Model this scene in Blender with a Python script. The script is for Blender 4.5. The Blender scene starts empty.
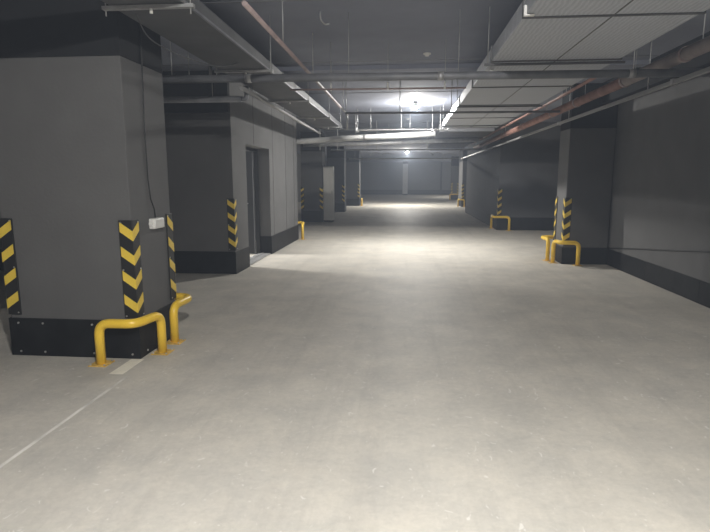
import bpy, bmesh, math, random
from mathutils import Vector, Matrix
random.seed(7)
S = bpy.context.scene
C = S.collection
# ------------------------------------------------------------------ camera
f, PXW, PXH = 535.0, 710, 532
th = math.atan(87 / f); ps = math.atan(50 * math.cos(th) / f)
cd = bpy.data.cameras.new('camera'); cam = bpy.data.objects.new('camera', cd); C.objects.link(cam)
cd.sensor_width = 36; cd.lens = 36 * f / PXW; cd.clip_start = .05; cd.clip_end = 200
cam.location = (0, 0, 1.5)
cam.rotation_euler = (math.pi / 2 - th, 0, ps)
S.camera = cam
# ------------------------------------------------------------------ world, exposure
w = bpy.data.worlds.new('world'); S.world = w; w.use_nodes = True
w.node_tree.nodes['Background'].inputs[0].default_value = (.55, .6, .75, 1)
w.node_tree.nodes['Background'].inputs[1].default_value = 0.05
# thin dusty haze in the garage air
vs = w.node_tree.nodes.new('ShaderNodeVolumeScatter'); vs.inputs['Density'].default_value = .0095
vs.inputs['Color'].default_value = (.72, .82, 1, 1); vs.inputs['Anisotropy'].default_value = .35
w.node_tree.links.new(vs.outputs[0], w.node_tree.nodes['World Output'].inputs['Volume'])
S.view_settings.view_transform = 'Standard'; S.view_settings.look = 'None'
S.view_settings.exposure = 0.36; S.view_settings.gamma = 1; S.view_settings.use_curve_mapping = False
# lamps of the garage: (x, y, z, watts)
LAMPS = [(.19, 11.75, 3.0, 600), (.09, 30.9, 3.0, 1000), (.3, .1, 3.0, 820), (-5.8, 10.1, 2.4, 900), (5.6, 46.0, 3.0, 600)]
CEIL = 3.1

# ------------------------------------------------------------------ materials
def mat(name, col, rough=.6, metal=0.0, noise=0.0, nscale=4.0, bump=0.0, bscale=60.0, spec=.5, emis=None, warm=None):
    m = bpy.data.materials.new(name); m.use_nodes = True
    nt = m.node_tree; b = nt.nodes['Principled BSDF']
    b.inputs['Roughness'].default_value = rough; b.inputs['Metallic'].default_value = metal
    b.inputs['Specular IOR Level'].default_value = spec
    b.inputs['Base Color'].default_value = (*col, 1)
    tc = nt.nodes.new('ShaderNodeTexCoord')
    if noise:
        n = nt.nodes.new('ShaderNodeTexNoise'); n.inputs['Scale'].default_value = nscale; n.inputs['Detail'].default_value = 6
        r = nt.nodes.new('ShaderNodeValToRGB')
        r.color_ramp.elements[0].position = .3; r.color_ramp.elements[1].position = .7
        r.color_ramp.elements[0].color = (*[c * (1 - noise) for c in col], 1)
        c2 = warm or [min(1, c * (1 + noise)) for c in col]
        r.color_ramp.elements[1].color = (*c2, 1)
        nt.links.new(tc.outputs['Object'], n.inputs['Vector']); nt.links.new(n.outputs['Fac'], r.inputs['Fac'])
        nt.links.new(r.outputs['Color'], b.inputs['Base Color'])
    if bump:
        n = nt.nodes.new('ShaderNodeTexNoise'); n.inputs['Scale'].default_value = bscale; n.inputs['Detail'].default_value = 4
        u = nt.nodes.new('ShaderNodeBump'); u.inputs['Strength'].default_value = bump; u.inputs['Distance'].default_value = .01
        nt.links.new(tc.outputs['Object'], n.inputs['Vector']); nt.links.new(n.outputs['Fac'], u.inputs['Height'])
        nt.links.new(u.outputs['Normal'], b.inputs['Normal'])
    if emis:
        b.inputs['Emission Color'].default_value = (*emis[0], 1); b.inputs['Emission Strength'].default_value = emis[1]
    return m

def floor_mat():
    m = bpy.data.materials.new('polished_concrete'); m.use_nodes = True
    nt = m.node_tree; L = nt.links; N = nt.nodes; b = N['Principled BSDF']
    tc = N.new('ShaderNodeTexCoord')
    def noise(scale, det, sx=1, sy=1, rough=.6, dist=0, rz=0):
        mp = N.new('ShaderNodeMapping'); mp.inputs['Scale'].default_value = (sx, sy, 1); mp.inputs['Rotation'].default_value = (0, 0, rz)
        n = N.new('ShaderNodeTexNoise'); n.inputs['Scale'].default_value = scale; n.inputs['Detail'].default_value = det
        n.inputs['Roughness'].default_value = rough; n.inputs['Distortion'].default_value = dist
        L.new(tc.outputs['Object'], mp.inputs['Vector']); L.new(mp.outputs['Vector'], n.inputs['Vector'])
        return n.outputs['Fac']
    def ramp(src, p0, c0, p1, c1):
        r = N.new('ShaderNodeValToRGB'); e = r.color_ramp.elements
        e[0].position = p0; e[1].position = p1; e[0].color = (*c0, 1); e[1].color = (*c1, 1)
        L.new(src, r.inputs['Fac']); return r.outputs['Color']
    def mix(kind, fac, a, c):
        x = N.new('ShaderNodeMix'); x.data_type = 'RGBA'; x.blend_type = kind
        if isinstance(fac, float): x.inputs[0].default_value = fac
        else: L.new(fac, x.inputs[0])
        L.new(a, x.inputs[6])
        if isinstance(c, tuple): x.inputs[7].default_value = (*c, 1)
        else: L.new(c, x.inputs[7])
        return x.outputs[2]
    base = ramp(noise(.55, 8, rough=.62, dist=.15), .3, (.545, .512, .452), .7, (.63, .595, .53))
    blot = ramp(noise(2.2, 7, rough=.7, dist=.2), .35, (.85, .86, .87), .68, (1.06, 1.05, 1.03))
    c = mix('MULTIPLY', 1.0, base, blot)
    dark = ramp(noise(1.1, 6, sx=1.6, sy=.7, rough=.75, dist=.5), .60, (0, 0, 0), .78, (1, 1, 1))
    dk = N.new('ShaderNodeMath'); dk.operation = 'MULTIPLY'; dk.inputs[1].default_value = .28; L.new(dark, dk.inputs[0])
    c = mix('MIX', dk.outputs[0], c, (.36, .345, .33))
    scuff = ramp(noise(7, 8, sx=2.2, sy=.8, rough=.8, dist=1.0, rz=.6), .63, (0, 0, 0), .72, (1, 1, 1))
    sk = N.new('ShaderNodeMath'); sk.operation = 'MULTIPLY'; sk.inputs[1].default_value = .35; L.new(scuff, sk.inputs[0])
    c = mix('MIX', sk.outputs[0], c, (.74, .72, .68))
    # tyre streaks running along the drive
    st = ramp(noise(1.5, 5, sx=2.6, sy=.10, rough=.7), .50, (1, 1, 1), .72, (.86, .86, .86))
    c = mix('MULTIPLY', .8, c, st)
    fine = ramp(noise(22, 9, rough=.85), .36, (.86, .86, .86), .64, (1.05, 1.05, 1.05))
    c = mix('MULTIPLY', .9, c, fine)
    chip = ramp(noise(14, 3, sx=1, sy=.55, rough=.5, dist=2.5, rz=-.5), .665, (0, 0, 0), .70, (1, 1, 1))
    ck = N.new('ShaderNodeMath'); ck.operation = 'MULTIPLY'; ck.inputs[1].default_value = .5; L.new(chip, ck.inputs[0])
    c = mix('MIX', ck.outputs[0], c, (.80, .78, .74))
    L.new(c, b.inputs['Base Color'])
    b.inputs['Roughness'].default_value = .62; b.inputs['Specular IOR Level'].default_value = .35
    u = N.new('ShaderNodeBump'); u.inputs['Strength'].default_value = .12; u.inputs['Distance'].default_value = .01
    L.new(noise(25, 8, rough=.7), u.inputs['Height']); L.new(u.outputs['Normal'], b.inputs['Normal'])
    return m

def duct_mat():
    m = mat('ribbed_grey_duct', (.30, .31, .33), .6, 0.0)
    nt = m.node_tree; b = nt.nodes['Principled BSDF']
    tc = nt.nodes.new('ShaderNodeTexCoord')
    wv = nt.nodes.new('ShaderNodeTexWave'); wv.wave_type = 'BANDS'; wv.bands_direction = 'X'
    wv.inputs['Scale'].default_value = 9; wv.inputs['Distortion'].default_value = 4; wv.inputs['Detail'].default_value = 2
    r = nt.nodes.new('ShaderNodeValToRGB')
    r.color_ramp.elements[0].color = (.42, .44, .48, 1); r.color_ramp.elements[1].color = (.52, .54, .58, 1)
    nt.links.new(tc.outputs['Object'], wv.inputs['Vector']); nt.links.new(wv.outputs['Fac'], r.inputs['Fac'])
    nt.links.new(r.outputs['Color'], b.inputs['Base Color'])
    u = nt.nodes.new('ShaderNodeBump'); u.inputs['Strength'].default_value = .15; u.inputs['Distance'].default_value = .01
    nt.links.new(wv.outputs['Fac'], u.inputs['Height']); nt.links.new(u.outputs['Normal'], b.inputs['Normal'])
    return m

M = dict(
    floor=floor_mat(),
    ceil=mat('blue_grey_ceiling', (.25, .265, .32), .9, noise=.12, nscale=1.2, bump=.1, bscale=8),
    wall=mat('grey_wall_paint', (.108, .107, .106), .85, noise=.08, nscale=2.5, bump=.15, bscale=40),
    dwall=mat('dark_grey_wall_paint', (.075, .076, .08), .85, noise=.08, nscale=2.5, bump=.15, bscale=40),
    pale=mat('pale_grey_paint', (.42, .42, .41), .8, noise=.1, nscale=3),
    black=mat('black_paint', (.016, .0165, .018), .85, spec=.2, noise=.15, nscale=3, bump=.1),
    skirt=mat('black_skirting', (.009, .0095, .0105), .55, spec=.2, noise=.5, nscale=5),
    rubber=mat('black_rubber', (.012, .012, .013), .5, bump=.1),
    yellow=mat('yellow_reflective', (.80, .58, .07), .4),
    ypaint=mat('yellow_enamel', (.88, .58, .05), .32, noise=.05, nscale=9),
    steel=mat('galvanised_steel', (.42, .42, .42), .45, .5, noise=.15, nscale=12),
    screw=mat('zinc_screw', (.6, .6, .6), .3, .8),
    dsteel=mat('dark_steel_pipe', (.19, .195, .21), .5, .2, noise=.2, nscale=6),
    red=mat('red_primer_pipe', (.30, .165, .135), .6, noise=.3, nscale=5, warm=(.38, .21, .17)),
    brown=mat('brown_grey_primer_pipe', (.27, .22, .205), .65, noise=.25, nscale=5),
    rust=mat('pinkish_steel_pipe', (.30, .23, .22), .5, noise=.2, nscale=9),
    grey=mat('grey_conduit', (.30, .30, .30), .5),
    duct=duct_mat(),
    tray=mat('grey_tray_sheet', (.085, .086, .09), .6, .0, noise=.18, nscale=3),
    white=mat('white_plastic', (.72, .71, .68), .4),
    cab=mat('light_grey_cabinet', (.66, .65, .61), .55, noise=.05),
    cable=mat('black_cable', (.015, .015, .015), .5),
    door=mat('dark_door_metal', (.012, .0125, .014), .45),
    edge=mat('grey_door_edge', (.16, .165, .175), .5),
    tape=mat('cream_floor_paint', (.86, .82, .70), .7, noise=.06, nscale=14),
    joint=mat('pale_joint_filler', (.66, .635, .58), .8, noise=.25, nscale=5),
    djoint=mat('dark_joint_filler', (.27, .255, .24), .8, noise=.3, nscale=5),
    yplate=mat('rusty_yellow_plate', (.72, .47, .10), .55, noise=.3, nscale=25),
)
def glow(name, watts, r):
    m = mat(name, (1, 1, 1), .5, emis=((1.0, .985, .955), watts / (4 * math.pi * r * r * math.pi)))
    return m

# ------------------------------------------------------------------ mesh helpers
def bx(bm, x0, x1, y0, y1, z0, z1):
    v = [bm.verts.new((x, y, z)) for z in (z0, z1) for y in (y0, y1) for x in (x0, x1)]
    for a in ((0, 2, 3, 1), (4, 5, 7, 6), (0, 1, 5, 4), (2, 6, 7, 3), (0, 4, 6, 2), (1, 3, 7, 5)):
        bm.faces.new([v[i] for i in a])
def tube(bm, pts, r, n=12, cap=True):
    pts = [Vector(p) for p in pts]
    T = []
    for i in range(len(pts)):
        a = (pts[i] - pts[i - 1]).normalized() if i else None
        b = (pts[i + 1] - pts[i]).normalized() if i < len(pts) - 1 else None
        T.append(((a or b) + (b or a)).normalized())
    up = Vector((0, 0, 1)) if abs(T[0].z) < .9 else Vector((1, 0, 0))
    nrm = (up - T[0] * up.dot(T[0])).normalized()
    rings = []
    for i, p in enumerate(pts):
        if i:
            nrm = (nrm - T[i] * nrm.dot(T[i])).normalized()
        bi = T[i].cross(nrm)
        rings.append([bm.verts.new(p + (nrm * math.cos(2 * math.pi * k / n) + bi * math.sin(2 * math.pi * k / n)) * r) for k in range(n)])
    for a, b in zip(rings, rings[1:]):
        for k in range(n):
            fc = bm.faces.new((a[k], a[(k + 1) % n], b[(k + 1) % n], b[k])); fc.smooth = True
    if cap:
        bm.faces.new(rings[0][::-1]); bm.faces.new(rings[-1])
def fillet(pts, r, n=6):
    pts = [Vector(p) for p in pts]; out = [pts[0]]
    for a, b, c in zip(pts, pts[1:], pts[2:]):
        d0 = (a - b); d1 = (c - b); q = min(r, d0.length * .49, d1.length * .49)
        p0 = b + d0.normalized() * q; p1 = b + d1.normalized() * q
        for k in range(n + 1):
            t = k / n; out.append(p0 * (1 - t) ** 2 + b * 2 * t * (1 - t) + p1 * t * t)
    out.append(pts[-1]); return out
def obj(name, bm, m, parent=None, bev=0):
    me = bpy.data.meshes.new(name)
    bmesh.ops.recalc_face_normals(bm, faces=bm.faces[:])
    bm.to_mesh(me); bm.free(); me.materials.append(m)
    o = bpy.data.objects.new(name, me); C.objects.link(o)
    if parent: o.parent = parent
    if bev:
        b = o.modifiers.new('bevel', 'BEVEL'); b.width = bev; b.segments = 2; b.limit_method = 'ANGLE'
    return o
def box(name, dims, m, parent=None, bev=0):
    bm = bmesh.new(); bx(bm, *dims); return obj(name, bm, m, parent, bev)
def pipe(name, pts, r, m, parent=None, n=12):
    bm = bmesh.new(); tube(bm, pts, r, n); return obj(name, bm, m, parent)
def tag(o, label, cat, group=None):
    o['label'] = label; o['category'] = cat
    if group: o['group'] = group
    return o
def thing(name, label, cat, loc=(0, 0, 0), rz=0, group=None):
    o = bpy.data.objects.new(name, None); C.objects.link(o); o.empty_display_size = .1
    o.location = loc; o.rotation_euler = (0, 0, rz)
    return tag(o, label, cat, group)
def struct(o):
    o['kind'] = 'structure'; return o
KIDS = {}
def children(o): return [c for c in C.objects if c.parent == o]
def dup(root, loc, rz, label):
    def cp(o, par):
        c = o.copy(); C.objects.link(c)
        if par: c.parent = par
        for k in children(o): cp(k, c)
        return c
    r = cp(root, None); r.location = loc; r.rotation_euler = (0, 0, rz); r['label'] = label
    return r

# ------------------------------------------------------------------ room shell
struct(box('floor', (-9, 9, -9, 54, -.2, 0), M['floor']))
struct(box('ceiling', (-9, 9, -9, 54, CEIL, CEIL + .2), M['ceil']))
BX = -2.67   # corridor face of the block on the left
# left block with its door opening
DY0, DY1, DZ = 8.97, 10.54, 2.08
bm = bmesh.new()
bx(bm, BX - .3, BX, 8.22, DY0, 0, CEIL); bx(bm, BX - .3, BX, DY1, 13.3, 0, CEIL); bx(bm, BX - .3, BX, DY0, DY1, DZ, CEIL)
wl = struct(obj('wall_left', bm, M['wall']))
bm = bmesh.new()
for y in (9.47, 10.83, 12.0, 12.9):
    bx(bm, BX, BX + .0025, y - .006, y + .006, .36 if not DY0 < y < DY1 else DZ + .02, CEIL)
sm = obj('panel_seam', bm, M['black'], wl)
struct(box('wall_left_front', (-7, BX - .3, 8.22, 8.5, 0, CEIL), M['wall']))
struct(box('wall_left_rear', (-7, BX - .3, 13.02, 13.3, 0, CEIL), M['wall']))
struct(box('wall_left_outer', (-7.3, -7, -9, 53, 0, CEIL), M['wall']))
bm = bmesh.new()
bx(bm, BX, BX + .012, 8.208, DY0, 0, .35); bx(bm, BX, BX + .012, DY1, 13.3, 0, .36)
bx(bm, BX - .3, BX + .012, DY1 - .012, DY1, 0, .36)
struct(obj('baseboard_left', bm, M['skirt']))
struct(box('baseboard_left_front', (-7, BX, 8.208, 8.22, 0, .36), M['skirt']))
# right side
struct(box('wall_right', (3.6, 3.9, -9, 10.5, 0, CEIL), M['wall']))
struct(box('wall_right_return', (3.9, 7, 10.2, 10.5, 0, CEIL), M['wall']))
struct(box('wall_right_outer', (7, 7.3, -9, 53, 0, CEIL), M['wall']))
bm = bmesh.new()
for i in range(12):
    y1 = 9.74 - i * 1.5; bx(bm, 3.585, 3.6, max(-9, y1 - 1.494), y1, 0, .285)
struct(obj('baseboard_right', bm, M['skirt']))
RX = 2.75
bm = bmesh.new()
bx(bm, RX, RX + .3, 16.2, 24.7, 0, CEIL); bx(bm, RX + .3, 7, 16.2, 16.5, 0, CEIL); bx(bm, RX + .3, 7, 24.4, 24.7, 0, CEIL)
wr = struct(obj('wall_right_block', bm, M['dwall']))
bm = bmesh.new()
bx(bm, RX - .012, RX, 16.188, 24.7, 0, .36); bx(bm, RX, 7, 16.188, 16.2, 0, .38)
struct(obj('baseboard_right_block', bm, M['skirt']))
struct(box('wall_back', (-7.3, 7.3, 53, 53.3, 0, CEIL), M['wall']))
struct(box('baseboard_back', (-7, 7, 52.985, 53, 0, .45), M['skirt']))
struct(box('wall_front', (-7.3, 7.3, -9.3, -9, 0, CEIL), M['wall']))
# black box added as a shadow-like band along the right wall top
struct(box('trim_right_shade_band', (3.3, 3.6, -9, 9.74, 2.76, CEIL), M['black']))
struct(box('trim_back_post', (3.4, 3.55, 52.7, 52.98, 0, CEIL), M['black']))
# saw cuts / joints in the slab
bm = bmesh.new(); bx(bm, -2.118, -2.095, -2, 3.75, 0, .0015)
struct(obj('trim_floor_joint', bm, M['joint']))
# shallow joints of the ceiling slabs
bm = bmesh.new()
for y in (5.1, 7.7, 9.05, 10.4, 13.5, 16, 19): bx(bm, -7, 7, y - .012, y + .012, CEIL - .006, CEIL)
struct(obj('trim_ceiling_joints', bm, M['dsteel']))
bm = bmesh.new()
bx(bm, -2.2, 3.3, 7.95, 8.15, CEIL - .06, CEIL); struct(obj('trim_ceiling_rib', bm, M['ceil']))
struct(box('trim_left_bay_shade_band', (-7, BX - .001, 8.12, 8.22, 2.5, CEIL), M['black']))  # black box put in place of the duct's shadow on the bay wall

# ------------------------------------------------------------------ door opening in the block
struct(box('door_1', (-3.95, -2.99, 10.455, 10.505, .02, 2.04), M['door'], None, .004))
d1 = C.objects['door_1']
box('door_edge_strip', (-2.992, -2.978, 10.45, 10.51, .02, 2.04), M['edge'], d1)
pipe('door_handle', fillet([(-3.1, 10.455, 1.02), (-3.1, 10.40, 1.02), (-3.24, 10.40, 1.02)], .02), .01, M['steel'], d1)
bm = bmesh.new()
bx(bm, BX - .3, BX - .22, DY0, DY0 + .05, 0, DZ); bx(bm, BX - .3, BX - .22, DY1 - .05, DY1 - .014, 0, DZ); bx(bm, BX - .3, BX - .22, DY0 + .05, DY1 - .05, DZ - .05, DZ)
struct(obj('trim_door_frame', bm, M['door']))
bm = bmesh.new()
bx(bm, BX - .26, BX - .02, DY0, DY1 - .014, 0, .022); bx(bm, BX - .20, BX - .15, DY0, DY1 - .014, .022, .032)
struct(obj('trim_door_threshold', bm, M['steel'], None, .003))

# ------------------------------------------------------------------ columns
def column(x0, x1, y0, y1, label, top=2.445, skirt=.33, m='wall', sides='', conduit=False):
    r = thing('concrete_column', label, 'column', ((x0 + x1) / 2, (y0 + y1) / 2, 0), group='square columns along the drive')
    cx, cy = (x0 + x1) / 2, (y0 + y1) / 2; hx, hy = (x1 - x0) / 2, (y1 - y0) / 2
    box('shaft', (-hx, hx, -hy, hy, 0, top), M[m], r, .008)
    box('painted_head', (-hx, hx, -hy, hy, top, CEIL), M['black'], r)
    bm = bmesh.new()
    e = .014
    bx(bm, -hx - e, hx + e, -hy - e, -hy, 0, skirt); bx(bm, -hx - e, -hx, -hy, hy, 0, skirt)
    bx(bm, hx, hx + e, -hy, hy, 0, skirt)
    bx(bm, -hx - e, hx + e, hy, hy + e, 0, skirt)
    s = obj('skirting', bm, M['skirt'], r, .003)
    return r
def skirt_screws(col, pts):
    for (x, y, z, ax) in pts:
        bm = bmesh.new()
        d = Vector((0, -.006, 0)) if ax == 'y' else Vector((.006, 0, 0))
        p = Vector((x, y, z)); tube(bm, [p, p + d], .009, 8)
        obj('screw', bm, M['screw'], col)
L1 = column(-3.34, -2.21, 4.16, 4.9, 'large grey square column nearest the camera on the left, with a black skirting')
hx, hy = .565, .37
skirt_screws(L1, [(x, -hy - .014, z, 'y') for x in (-.49, -.27, .17, .51) for z in (.04, .29)] + [(hx + .014, y, z, 'x') for y in (-.26, .26) for z in (.04, .29)])
column(-3.62, -2.87, 18.7, 19.4, 'grey column directly left of the tall light grey cabinet', skirt=.4)
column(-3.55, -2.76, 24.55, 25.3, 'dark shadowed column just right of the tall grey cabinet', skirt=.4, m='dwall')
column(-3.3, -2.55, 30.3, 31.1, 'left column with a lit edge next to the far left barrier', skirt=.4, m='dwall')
column(2.82, 3.58, 9.76, 10.36, 'dark column against the right wall with two yellow barriers at its foot', top=2.36, skirt=.30)
column(3.08, 3.9, 29.6, 31.6, 'far right column with a narrow pale lit side behind the long dark wall', skirt=.4)
column(3.4, 3.9, 40.2, 40.9, 'furthest right column, small, near the back wall', skirt=.4)
p = column(-.22, .26, 51.2, 51.7, 'slim pale pillar standing alone in front of the back wall', top=2.9, skirt=.12, m='pale')
C.objects['painted_head'].name = 'painted_head'

# ------------------------------------------------------------------ corner guards
def make_guard(label):
    r = thing('corner_guard', label, 'corner guard', group='black and yellow corner guards')
    t, wd, h = .012, .105, .82
    bm = bmesh.new(); bx(bm, -wd, t, -t, 0, 0, h); bx(bm, 0, t, 0, wd, 0, h)
    obj('rubber_angle', bm, M['rubber'], r, .003)
    for k in range(4):
        z = .05 + k * .2; bm = bmesh.new(); e = .003
        def par(pts, n):
            a = [bm.verts.new(q) for q in pts]; b = [bm.verts.new(Vector(q) + Vector(n)) for q in pts]
            bm.faces.new(a); bm.faces.new(b)
            for i in range(4): bm.faces.new((a[i], a[(i + 1) % 4], b[(i + 1) % 4], b[i]))
        par([(t, -t, z), (-wd + .01, -t, z + .075), (-wd + .01, -t, z + .155), (t, -t, z + .08)], (0, -e, 0))
        par([(t, -t, z), (t, wd - .01, z + .075), (t, wd - .01, z + .155), (t, -t, z + .08)], (e, 0, 0))
        obj('yellow_chevron', bm, M['yellow'], r)
    for z in (.02, .41, .80):
        for (p, d) in (((-wd + .02, -t, z), (0, -.004, 0)), ((t, wd - .02, z), (.004, 0, 0))):
            bm = bmesh.new(); tube(bm, [p, Vector(p) + Vector(d)], .007, 8); obj('screw', bm, M['screw'], r)
    return r
PI = math.pi
g0 = make_guard('chevron corner guard on the front right corner of the nearest left column')
g0.location = (-2.21, 4.16, .35)
for x, y, z, a, lab in [
    (-3.34, 4.16, .36, -PI / 2, 'chevron corner guard at the left edge of the photo, on the nearest column'),
    (-2.21, 4.9, .36, PI / 2, "chevron corner guard on the nearest column's rear corner, beside the white junction box"),
    (-2.67, 8.22, .38, 0, 'chevron corner guard on the corner of the left wall before the doorway'),
    (-3.62, 18.7, .40, -PI / 2, 'corner guard on the left corner of the column beside the tall grey cabinet'),
    (-2.87, 18.7, .40, 0, 'corner guard touching the left side of the tall grey cabinet'),
    (-2.76, 24.55, .42, 0, 'dim corner guard on the shadowed column right of the grey cabinet'),
    (-2.55, 30.3, .42, 0, 'small corner guard above the far left barrier'),
    (2.82, 9.76, .36, -PI / 2, 'corner guard on the front corner of the column by the right wall'),
    (2.82, 10.36, .36, PI, 'corner guard seen edge-on, on the rear corner of the column by the right wall'),
    (2.75, 16.2, .40, -PI / 2, 'corner guard on the end of the long dark right wall, above a single barrier'),
    (3.08, 29.6, .42, -PI / 2, 'shadowed corner guard on the far right column with a pale side'),
    (3.4, 40.2, .42, -PI / 2, 'left one of the two tiny corner guards near the back wall on the right'),
    (3.9, 40.2, .42, 0, 'right one of the two tiny corner guards near the back wall on the right')]:
    dup(g0, (x, y, z), a, lab)

# ------------------------------------------------------------------ tubular barriers
def barrier(label, plan, h=.345, r=.038):
    o = thing('corner_barrier', label, 'barrier', (plan[0][0], plan[0][1], 0), group='yellow tubular corner barriers')
    q = [(x - plan[0][0], y - plan[0][1]) for x, y in plan]
    pts = [(q[0][0], q[0][1], .006)] + [(x, y, h) for x, y in q] + [(q[-1][0], q[-1][1], .006)]
    pipe('rail', fillet(pts, .1, 8), r, M['ypaint'], o, 16)
    for x, y in (q[0], q[-1]):
        pl = box('base_plate', (x - .075, x + .075, y - .075, y + .075, 0, .008), M['yplate'], o, .002)
        for sx in (-1, 1):
            for sy in (-1, 1):
                bm = bmesh.new(); tube(bm, [(x + sx * .058, y + sy * .058, .006), (x + sx * .058, y + sy * .058, .018)], .008, 6)
                obj('bolt', bm, M['screw'], pl)
    return o
barrier('bright yellow bent tube barrier at the front corner of the nearest left column', [(-2.46, 4.0), (-2.15, 4.0), (-2.09, 4.33)])
barrier('yellow tube barrier wrapping the rear corner of the nearest left column', [(-2.11, 4.63), (-2.09, 5.0), (-2.42, 5.06)])
barrier('yellow barrier at the far end of the left wall past the doorway', [(-2.54, 13.2), (-2.54, 13.42), (-2.85, 13.42)], .40, .036)
barrier('small barrier standing at the left column furthest down the drive', [(-2.42, 30.15), (-2.42, 30.6)], .40, .036).rotation_euler = (0, 0, 0)
barrier('front yellow barrier of the pair at the column by the right wall', [(3.04, 9.6), (2.73, 9.6), (2.69, 9.88)], .40, .036)
barrier('rear yellow barrier of the pair, half behind the column by the right wall', [(2.66, 10.14), (2.62, 10.5), (2.95, 10.54)], .40, .036)
barrier('single yellow barrier at the end of the long dark right wall', [(2.66, 16.75), (2.60, 16.02), (3.06, 16.02)], .40, .036)
barrier('small pale barrier at the far right column with a pale side', [(2.94, 30.1), (2.94, 29.45), (3.2, 29.45)], .40, .036)
barrier('tiny barrier below the two guards near the back wall on the right', [(3.3, 40.0), (4.0, 40.0)], .40, .05)

# ------------------------------------------------------------------ things on and near the walls
jb = thing('junction_box', 'white plastic junction box on the side of the nearest left column', 'junction box', (-2.21, 4.55, 1.115))
box('box_body', (0, .055, -.09, .09, -.045, .045), M['white'], jb, .008)
box('box_cover', (.055, .062, -.085, .085, -.04, .04), M['white'], jb, .004)
for y in (-.1, .1): pipe('cable_gland', [(.024, y * .85, 0), (.024, y * 1.1, 0)], .016, M['white'], jb)
pts = [(-2.185, 4.54, 1.165), (-2.192, 4.545, 1.24), (-2.198, 4.50, 1.33), (-2.202, 4.48, 1.5), (-2.202, 4.475, 1.9), (-2.202, 4.50, 2.46), (-2.202, 4.50, 3.09)]
tag(pipe('power_cable', pts, .006, M['cable'], None, 8), 'thin black cable running up the column from the white junction box', 'cable')
pts = [(3.59, 9.72, .30), (3.592, 8.6, .43), (3.592, 7.5, .55), (3.592, 6.4, .68), (3.592, 4.0, .9)]
tag(pipe('wall_cable', pts, .009, M['cable'], None, 8), 'thin black cable fixed low along the right wall', 'cable')
cb = thing('electrical_cabinet', 'tall light grey metal cabinet standing beside a left column', 'cabinet', (-2.66, 18.82, .0))
box('cabinet_body', (-.175, .175, -.12, .16, .06, 1.93), M['cab'], cb, .006)
box('cabinet_door', (-.165, .165, -.135, -.12, .08, 1.91), M['cab'], cb, .004)
box('plinth', (-.165, .165, -.1, .15, 0, .06), M['skirt'], cb)
box('latch', (.12, .14, -.15, -.135, 1.0, 1.1), M['dsteel'], cb, .003)
bm = bmesh.new(); bx(bm, -2.275, -2.165, 3.79, 4.14, 0, .002)
tag(obj('floor_marking', bm, M['tape']), 'short cream painted stripe on the floor under the nearest yellow barrier', 'floor marking')

# ------------------------------------------------------------------ lamps
for i, (x, y, z, wt) in enumerate(LAMPS):
    lab = ['bright bare bulb on the ceiling above the middle of the drive, nearest in view',
           'smaller bright bulb far down the drive near the back wall',
           'bare ceiling bulb above and behind the camera',
           'bare bulb inside the room behind the doorway', 'bare bulb hidden in the far right bay near the back wall'][i]
    r = thing('ceiling_lamp', lab, 'lamp', (x, y, z))
    bm = bmesh.new(); bmesh.ops.create_icosphere(bm, subdivisions=2, radius=.05)
    bmesh.ops.bisect_plane(bm, geom=bm.verts[:] + bm.edges[:] + bm.faces[:], plane_co=(0, 0, -.002), plane_no=(0, 0, 1), clear_outer=True)
    for q in bm.faces: q.smooth = True
    obj('bulb', bm, glow('bulb_glow_%d' % i, wt, .05), r)
    top = (CEIL if i != 3 else CEIL) - z
    bm = bmesh.new()
    prof = [(.054, -.008), (.054, .012), (.044, .035), (.026, .06), (.026, .09)]
    rings = [[bm.verts.new((q * math.cos(2 * math.pi * k / 20), q * math.sin(2 * math.pi * k / 20), zz)) for k in range(20)] for q, zz in prof]
    for a_, b_ in zip(rings, rings[1:]):
        for k in range(20): bm.faces.new((a_[k], a_[(k + 1) % 20], b_[(k + 1) % 20], b_[k])).smooth = True
    bm.faces.new(rings[-1])
    obj('bulb_housing', bm, M['white'], r)
    if i != 3: pipe('ceiling_rose', [(0, 0, .08), (0, 0, .1)], .045, M['white'], r, 20)
    if i == 3: pipe('lamp_cord', [(0, 0, .09), (0, 0, top)], .004, M['cable'], r, 6)

# ------------------------------------------------------------------ services under the ceiling
def rod(name, x, y, z0, par, r=.005, m='steel', ox=0, oy=0, oz=0):
    return pipe(name, [(x - ox, y - oy, z0 - oz), (x - ox, y - oy, CEIL - oz)], r, M[m], par, 6)
# wide duct on the right
dt = thing('wide_air_duct', 'wide flat ribbed grey duct running along the drive under the ceiling, right of centre', 'duct')
DX0, DX1, DZ0, DZ1 = .80, 1.97, 2.60, 2.73
ys = [-3, -1.6, -.2, 1.2, 2.6, 4.0, 5.4, 6.86, 8.47, 10.2, 12.1]
for a, b in zip(ys, ys[1:]):
    bm = bmesh.new(); bx(bm, DX0, DX1, a + .004, b - .004, DZ0, DZ1)
    s = obj('duct_section', bm, M['duct'], dt, .006)
for y in ys[1:]:
    bm = bmesh.new()
    bx(bm, DX0 - .012, DX1 + .012, y - .012, y + .012, DZ0 - .010, DZ0 + .002); bx(bm, DX0 - .012, DX0, y - .012, y + .012, DZ0, DZ1 + .01)
    bx(bm, DX1, DX1 + .012, y - .012, y + .012, DZ0, DZ1 + .01)
    obj('flange', bm, M['tray'], dt)
bm = bmesh.new(); bx(bm, 1.39, 1.40, -3, 12.1, DZ0 - .004, DZ0)
obj('seam_strip', bm, M['tray'], dt)
bm = bmesh.new(); bx(bm, DX0 - .003, DX0, 8.5, 12.05, DZ0 + .01, DZ1 - .01); obj('lit_side_strip', bm, M['steel'], dt)  # steel-toned strip stands for the bulb's light on the duct side
for y in (5.45, 8.5, 11.5):
    for x in (DX0 - .03, DX1 + .03): rod('hanger_rod', x, y, DZ0 - .02, dt)
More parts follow.
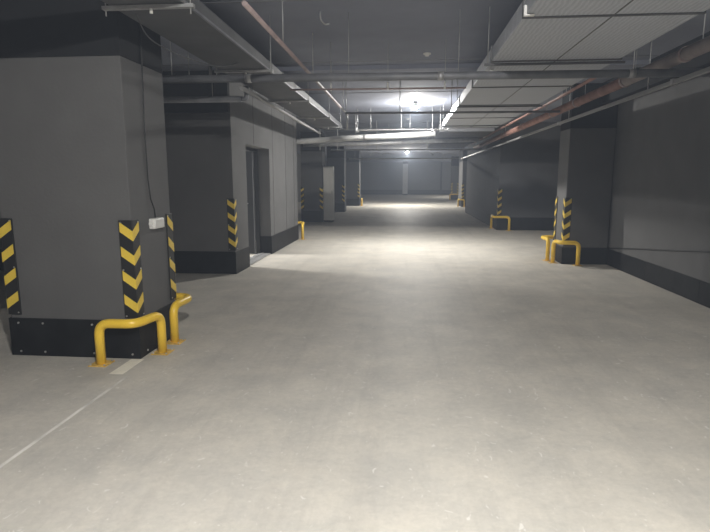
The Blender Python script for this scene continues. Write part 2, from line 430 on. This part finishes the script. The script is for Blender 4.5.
for y in (5.45, 8.5, 11.5):
    box('hanger_bar', (DX0 - .06, DX1 + .06, y - .012, y + .012, DZ0 - .032, DZ0 - .012), M['tray'], dt)
d2 = thing('narrower_air_duct', 'dim far continuation of the grey duct beyond the bright tray', 'duct')
for a, b in ((13.3, 15.3), (15.3, 17.4), (17.4, 20)):
    box('duct_section', (.80, 2.1, a + .005, b - .005, 2.62, 2.8), M['tray'], d2, .006)
    box('flange', (.78, 2.12, b - .02, b + .02, 2.6, 2.82), M['tray'], d2)

# cable tray on the left
tr = thing('cable_tray', 'long grey cable tray hanging left of centre and running along the drive', 'cable tray')
TX0, TX1, TZ0, TZ1 = -2.08, -1.53, 2.70, 2.80
def trough(bm, x0, x1, y0, y1, z0, z1, t=.004):
    bx(bm, x0, x1, y0, y1, z0, z0 + t); bx(bm, x0, x0 + t, y0, y1, z0 + t, z1); bx(bm, x1 - t, x1, y0, y1, z0 + t, z1)
ty = [-3, -.6, 1.4, 3.9, 6.3, 8.7, 11.1, 13.3]
for a, b in zip(ty, ty[1:]):
    bm = bmesh.new(); trough(bm, TX0, TX1, a + .003, b - .003, TZ0, TZ1); obj('tray_section', bm, M['tray'], tr)
bm = bmesh.new(); bx(bm, TX1 - .01, TX1 + .008, -3, 13.3, TZ0 - .006, TZ0 + .012); obj('edge_rail', bm, M['dsteel'], tr)
for y in (3.82, 6.07, 8.4, 10.7, 12.6):
    bm = bmesh.new(); bx(bm, TX0 - .05, TX1 + .06, y - .02, y + .02, TZ0 - .03, TZ0 - .006); obj('trapeze_bar', bm, M['steel'], tr)
    for x in (TX0 - .03, TX1 + .035):
        rod('hanger_rod', x, y, TZ0 - .07, tr)
    bm = bmesh.new(); tube(bm, [(TX0 + .3, y, TZ0 - .06), (TX0 + .3, y, TZ0 - .03)], .012, 8); obj('bar_clip', bm, M['white'], tr)
for k in range(5):
    x = TX0 + .07 + k * .09
    pts = [(x + random.uniform(-.01, .01), y, TZ0 + .03) for y in range(-3, 14)]
    tag(pipe('supply_cable', pts, .02, M['cable'], None, 8), ['outermost left', 'second from left', 'middle', 'second from right', 'outermost right'][k] + ' black cable lying in the long grey tray', 'cable', 'cables in the tray')
pts = fillet([(-1.98, 4.0, 2.69), (-2.05, 4.3, 2.60), (-2.0, 4.8, 2.57), (-1.85, 5.4, 2.59), (-1.75, 5.7, 2.69)], .25)
tag(pipe('drooping_cable', pts, .005, M['tray'], None, 8), 'thin dark cable sagging in an arc below the long cable tray', 'cable')
# conduit under the tray near the left wall
cn = thing('wall_conduit', 'pale thin pipe running below the cable tray beside the left wall', 'pipe')
pipe('pipe_run', [(-2.0, 6.6, 2.6), (-2.09, 13.3, 2.6)], .028, M['grey'], cn)
for y in (7.2, 9.2, 11.3): pipe('hanger_rod', [(-1.995 - (y - 6.6) * .0134 - .035, y, 2.58), (-1.995 - (y - 6.6) * .0134 - .035, y, 2.7)], .006, M['steel'], cn, 6)

# pipes crossing the drive
cp = thing('crossing_pipe', 'thick dark grey pipe crossing the whole drive below the ducts, nearest the camera', 'pipe', group='pipes crossing the drive')
pipe('pipe_run', [(-2.7, 5.42, 2.49), (3.28, 5.56, 2.49)], .039, M['dsteel'], cp, 16)
for x in (-2.2, -1.35, -1.12 + .55, .5, 2.15, 3.1): rod('hanger_rod', x, 5.5, 2.53, cp, .003)
for x in (-1.6, .3, 2.1): pipe('coupling', [(x, 5.446 + (x + 1.6) * .0234, 2.49), (x + .06, 5.447 + (x + 1.6) * .0234, 2.49)], .043, M['steel'], cp, 16)
cp = thing('crossing_pipe', 'thin reddish pipe crossing just behind the thick grey one', 'pipe', group='pipes crossing the drive')
pipe('pipe_run', [(-1.40, 6.6, 2.56), (.70, 6.65, 2.56)], .011, M['rust'], cp)
for x in (-.9, -.22, .45):
    pipe('pipe_clip', [(x, 6.62, 2.545), (x, 6.62, 2.63)], .012, M['white'], cp, 8); rod('hanger_rod', x, 6.62, 2.63, cp, .003)
cp = thing('crossing_pipe', 'thin black pipe crossing right below the nearest bright bulb', 'pipe', group='pipes crossing the drive')
pipe('pipe_run', [(-.98, 8.9, 2.55), (2.42, 8.98, 2.55)], .018, M['dsteel'], cp)
for x in (-.97, -.1, .72, 2.2): rod('hanger_rod', x, 8.93, 2.56, cp, .006)
for (y, z, x0, x1, r, lab) in ((19.0, 2.50, -2.6, 2.6, .03, 'dark pipe crossing the drive just above the far bulb'),
                               (26.0, 2.46, -2.7, 2.55, .03, 'pale thin pipe crossing the drive just below the far bulb'),
                               (16.0, 2.93, -2.4, 2.35, .02, 'faint pipe crossing behind the two bright horizontal ones')):
    cp = thing('crossing_pipe', lab, 'pipe', group='pipes crossing the drive')
    pipe('pipe_run', [(x0, y, z), (x1, y, z)], r, M['steel'], cp)
    for x in (x0 + .3, x0 + 1.9, x1 - .2): rod('hanger_rod', x, y, z + r, cp)
# crossing tray and round ducts lit by the near bulb
ct = thing('crossing_tray', 'brightly lit narrow steel tray crossing the drive beyond the nearest bulb', 'cable tray')
bm = bmesh.new(); trough(bm, -1.12, .95, 12.45, 12.75, 2.60, 2.66); obj('tray_section', bm, M['pale'], ct)
for x in (-1.1, -.8, -.1, .6, .78): rod('hanger_rod', x, 12.6, 2.6, ct, .007)
for x in (-1.1, .6): box('tray_bracket', (x - .02, x + .02, 12.44, 12.76, 2.57, 2.60), M['steel'], ct)
rd = thing('crossing_duct', 'bright pale round duct crossing the drive below the steel tray', 'duct', group='round ducts crossing the drive')
pipe('duct_run', fillet([(-3.6, 14.1, 2.44), (-2.55, 13.9, 2.46), (-1.9, 13.8, 2.49), (-1.4, 13.2, 2.47), (.70, 13.15, 2.56)], .3), .07, M['pale'], rd, 16)
pipe('duct_joint', [(-1.0, 13.18, 2.487), (-.94, 13.18, 2.49)], .077, M['steel'], rd, 16)
for x in (-1.2, .1): rod('hanger_rod', x, 13.2, 2.56, rd, .008)
rd = thing('crossing_duct', 'dimmer thin round duct crossing behind the bright pale one', 'duct', group='round ducts crossing the drive')
pipe('duct_run', [(-2.9, 15.4, 2.46), (-1.3, 15.3, 2.47), (2.0, 15.2, 2.56)], .055, M['steel'], rd, 16)
for x in (-2.4, -1.9, -.8, .6): pipe('hanger_rod', [(x, 15.28, 2.3), (x, 15.28, CEIL)], .010, M['pale'], rd, 6)
# dark bar and small elbowed pipe over the left bay
lb = thing('black_pipe', 'thick black pipe crossing above the left bay behind the nearest column', 'pipe')
pipe('pipe_run', [(-6.9, 7.0, 2.52), (-2.12, 7.0, 2.52)], .04, M['dsteel'], lb)
pipe('riser', fillet([(-2.12, 7.0, 2.52), (-2.05, 7.0, 2.52), (-2.05, 7.0, 2.68)], .03), .03, M['dsteel'], lb)
for x in (-3.4, -2.5): rod('hanger_rod', x, 7.0, 2.55, lb)
eb = thing('elbow_pipe', 'small steel pipe with an upturned elbow above the left bay', 'pipe')
pipe('pipe_run', fillet([(-6.9, 6.1, 2.6), (-2.2, 6.12, 2.6), (-2.2, 6.12, 2.75)], .06), .018, M['steel'], eb)
for x in (-2.75, -2.55, -2.35): pipe('pipe_joint', [(x, 6.118, 2.6), (x + .03, 6.118, 2.6)], .026, M['steel'], eb)
for x in (-2.65, -4.4): rod('hanger_rod', x, 6.12, 2.6, eb)
# thin red pipe along the drive
rp = thing('thin_red_pipe', 'thin pinkish pipe running along the drive just right of the long cable tray', 'pipe')
pipe('pipe_run', [(-1.05, 3.6, 2.62), (-1.03, 8.7, 2.62)], .018, M['rust'], rp)
pipe('pipe_end', fillet([(-1.03, 8.7, 2.62), (-1.02, 9.6, 2.62), (-1.02, 9.6, 2.35)], .05), .014, M['steel'], rp)
for y in (4.7, 6.2, 7.7, 9.2): rod('hanger_rod', -1.045, y, 2.63, rp, .005)
# big red pipe on the right
bp = thing('big_red_pipe', 'large red brown pipe with couplings running along the right side', 'pipe')
pipe('pipe_run', [(2.48, -3, 2.60), (2.48, 6.6, 2.60)], .06, M['brown'], bp, 20)
pipe('pipe_run', [(2.48, 6.6, 2.60), (2.48, 20, 2.60)], .06, M['red'], bp, 20)
for y in (3.6, 4.6, 5.25, 6.57, 8.3, 9.6, 12.0, 14.5): pipe('coupling', [(2.48, y, 2.60), (2.48, y + .05, 2.60)], .068, M['rust'], bp, 20)
for y in (3.2, 5.0, 6.4, 8.0, 11, 14): rod('hanger_rod', 2.48, y, 2.66, bp)
sp = thing('slim_red_pipe', 'slim red pipe alongside the large red brown pipe', 'pipe')
pipe('pipe_run', fillet([(2.28, 7.0, 2.72), (2.28, 9.0, 2.70), (2.28, 19, 2.70)], .08), .022, M['red'], sp)
for y in (8.2, 10.2, 12.4, 15): pipe('pipe_clip', [(2.28, y, 2.70), (2.28, y, CEIL - .002)], .006, M['steel'], sp, 6)
# grey square conduit
gc = thing('grey_conduit', 'straight light grey conduit running far down the right side under the red pipe', 'pipe')
bm = bmesh.new(); bx(bm, 2.545, 2.585, -3, 20, 2.40, 2.44); obj('conduit_run', bm, M['grey'], gc, .004)
bm = bmesh.new(); bx(bm, 2.545, 2.585, 20.02, 25.8, 2.40, 2.44); obj('conduit_run', bm, M['steel'], gc, .004)
for y in (5.6, 9.5, 14, 19): box('conduit_bracket', (2.538, 2.592, y, y + .05, 2.39, 2.45), M['steel'], gc)
for y in (3.4, 6.2, 9.0): pipe('hanger_rod', [(2.565, y, 2.44), (2.565, y, CEIL)], .006, M['steel'], gc, 6)
# small fittings on the ceiling
def fitting(name, label, x, y, r=.05):
    o = thing(name, label, 'detector', (x, y, CEIL))
    pipe('base', [(0, 0, -.015), (0, 0, 0)], r, M['white'], o, 16); pipe('sensor', [(0, 0, -.035), (0, 0, -.015)], r * .5, M['white'], o, 12)
fitting('smoke_detector', 'small white round detector on the ceiling above the crossing pipes', .26, 7.3)
fitting('smoke_detector', 'small round detector on the ceiling just past the nearest bulb', .06, 14.8, .06)
st = tag(pipe('hanging_strap', fillet([(-.84, 5.45, CEIL), (-.84, 5.45, 3.02), (-.80, 5.5, 2.99), (-.76, 5.5, 3.0)], .03), .008, M['steel']), 'short bent steel strap hanging from the ceiling at top centre', 'strap')
st = thing('duct_bracket', 'small white bracket on the near left edge of the wide duct', 'bracket', (.80, 3.92, 2.592))
box('bracket_plate', (-.02, .05, -.015, .015, -.008, .0), M['white'], st); box('bracket_clip', (-.02, -.002, -.012, .012, 0, .06), M['white'], st)
st = thing('duct_bracket', 'small white bracket further along the left edge of the wide duct', 'bracket', (.80, 5.62, 2.55))
box('bracket_plate', (-.02, .09, -.02, .02, -.012, .0), M['white'], st); box('bracket_clip', (.02, .05, -.012, .012, 0, .018), M['white'], st)
# loose cable coils hanging far away
for k, (x, y, lab) in enumerate(((-1.25, 25.2, 'loose coil of pale wire hanging left of the far bulb'), (1.6, 25.4, 'loose coil of pale wire hanging right of the far bulb'))):
    pts = [(x - .6, y + .1, CEIL)]
    for i in range(60):
        t = i / 59; a = t * 14
        pts.append((x - .6 + 1.1 * t + .08 * math.sin(a), y + .1 * math.cos(a * 1.3), 2.66 + .09 * math.cos(a) - .08 * t))
    tag(pipe('wire_coil', pts, .012, M['steel'], None, 6), lab, 'wire', 'loose wire coils')
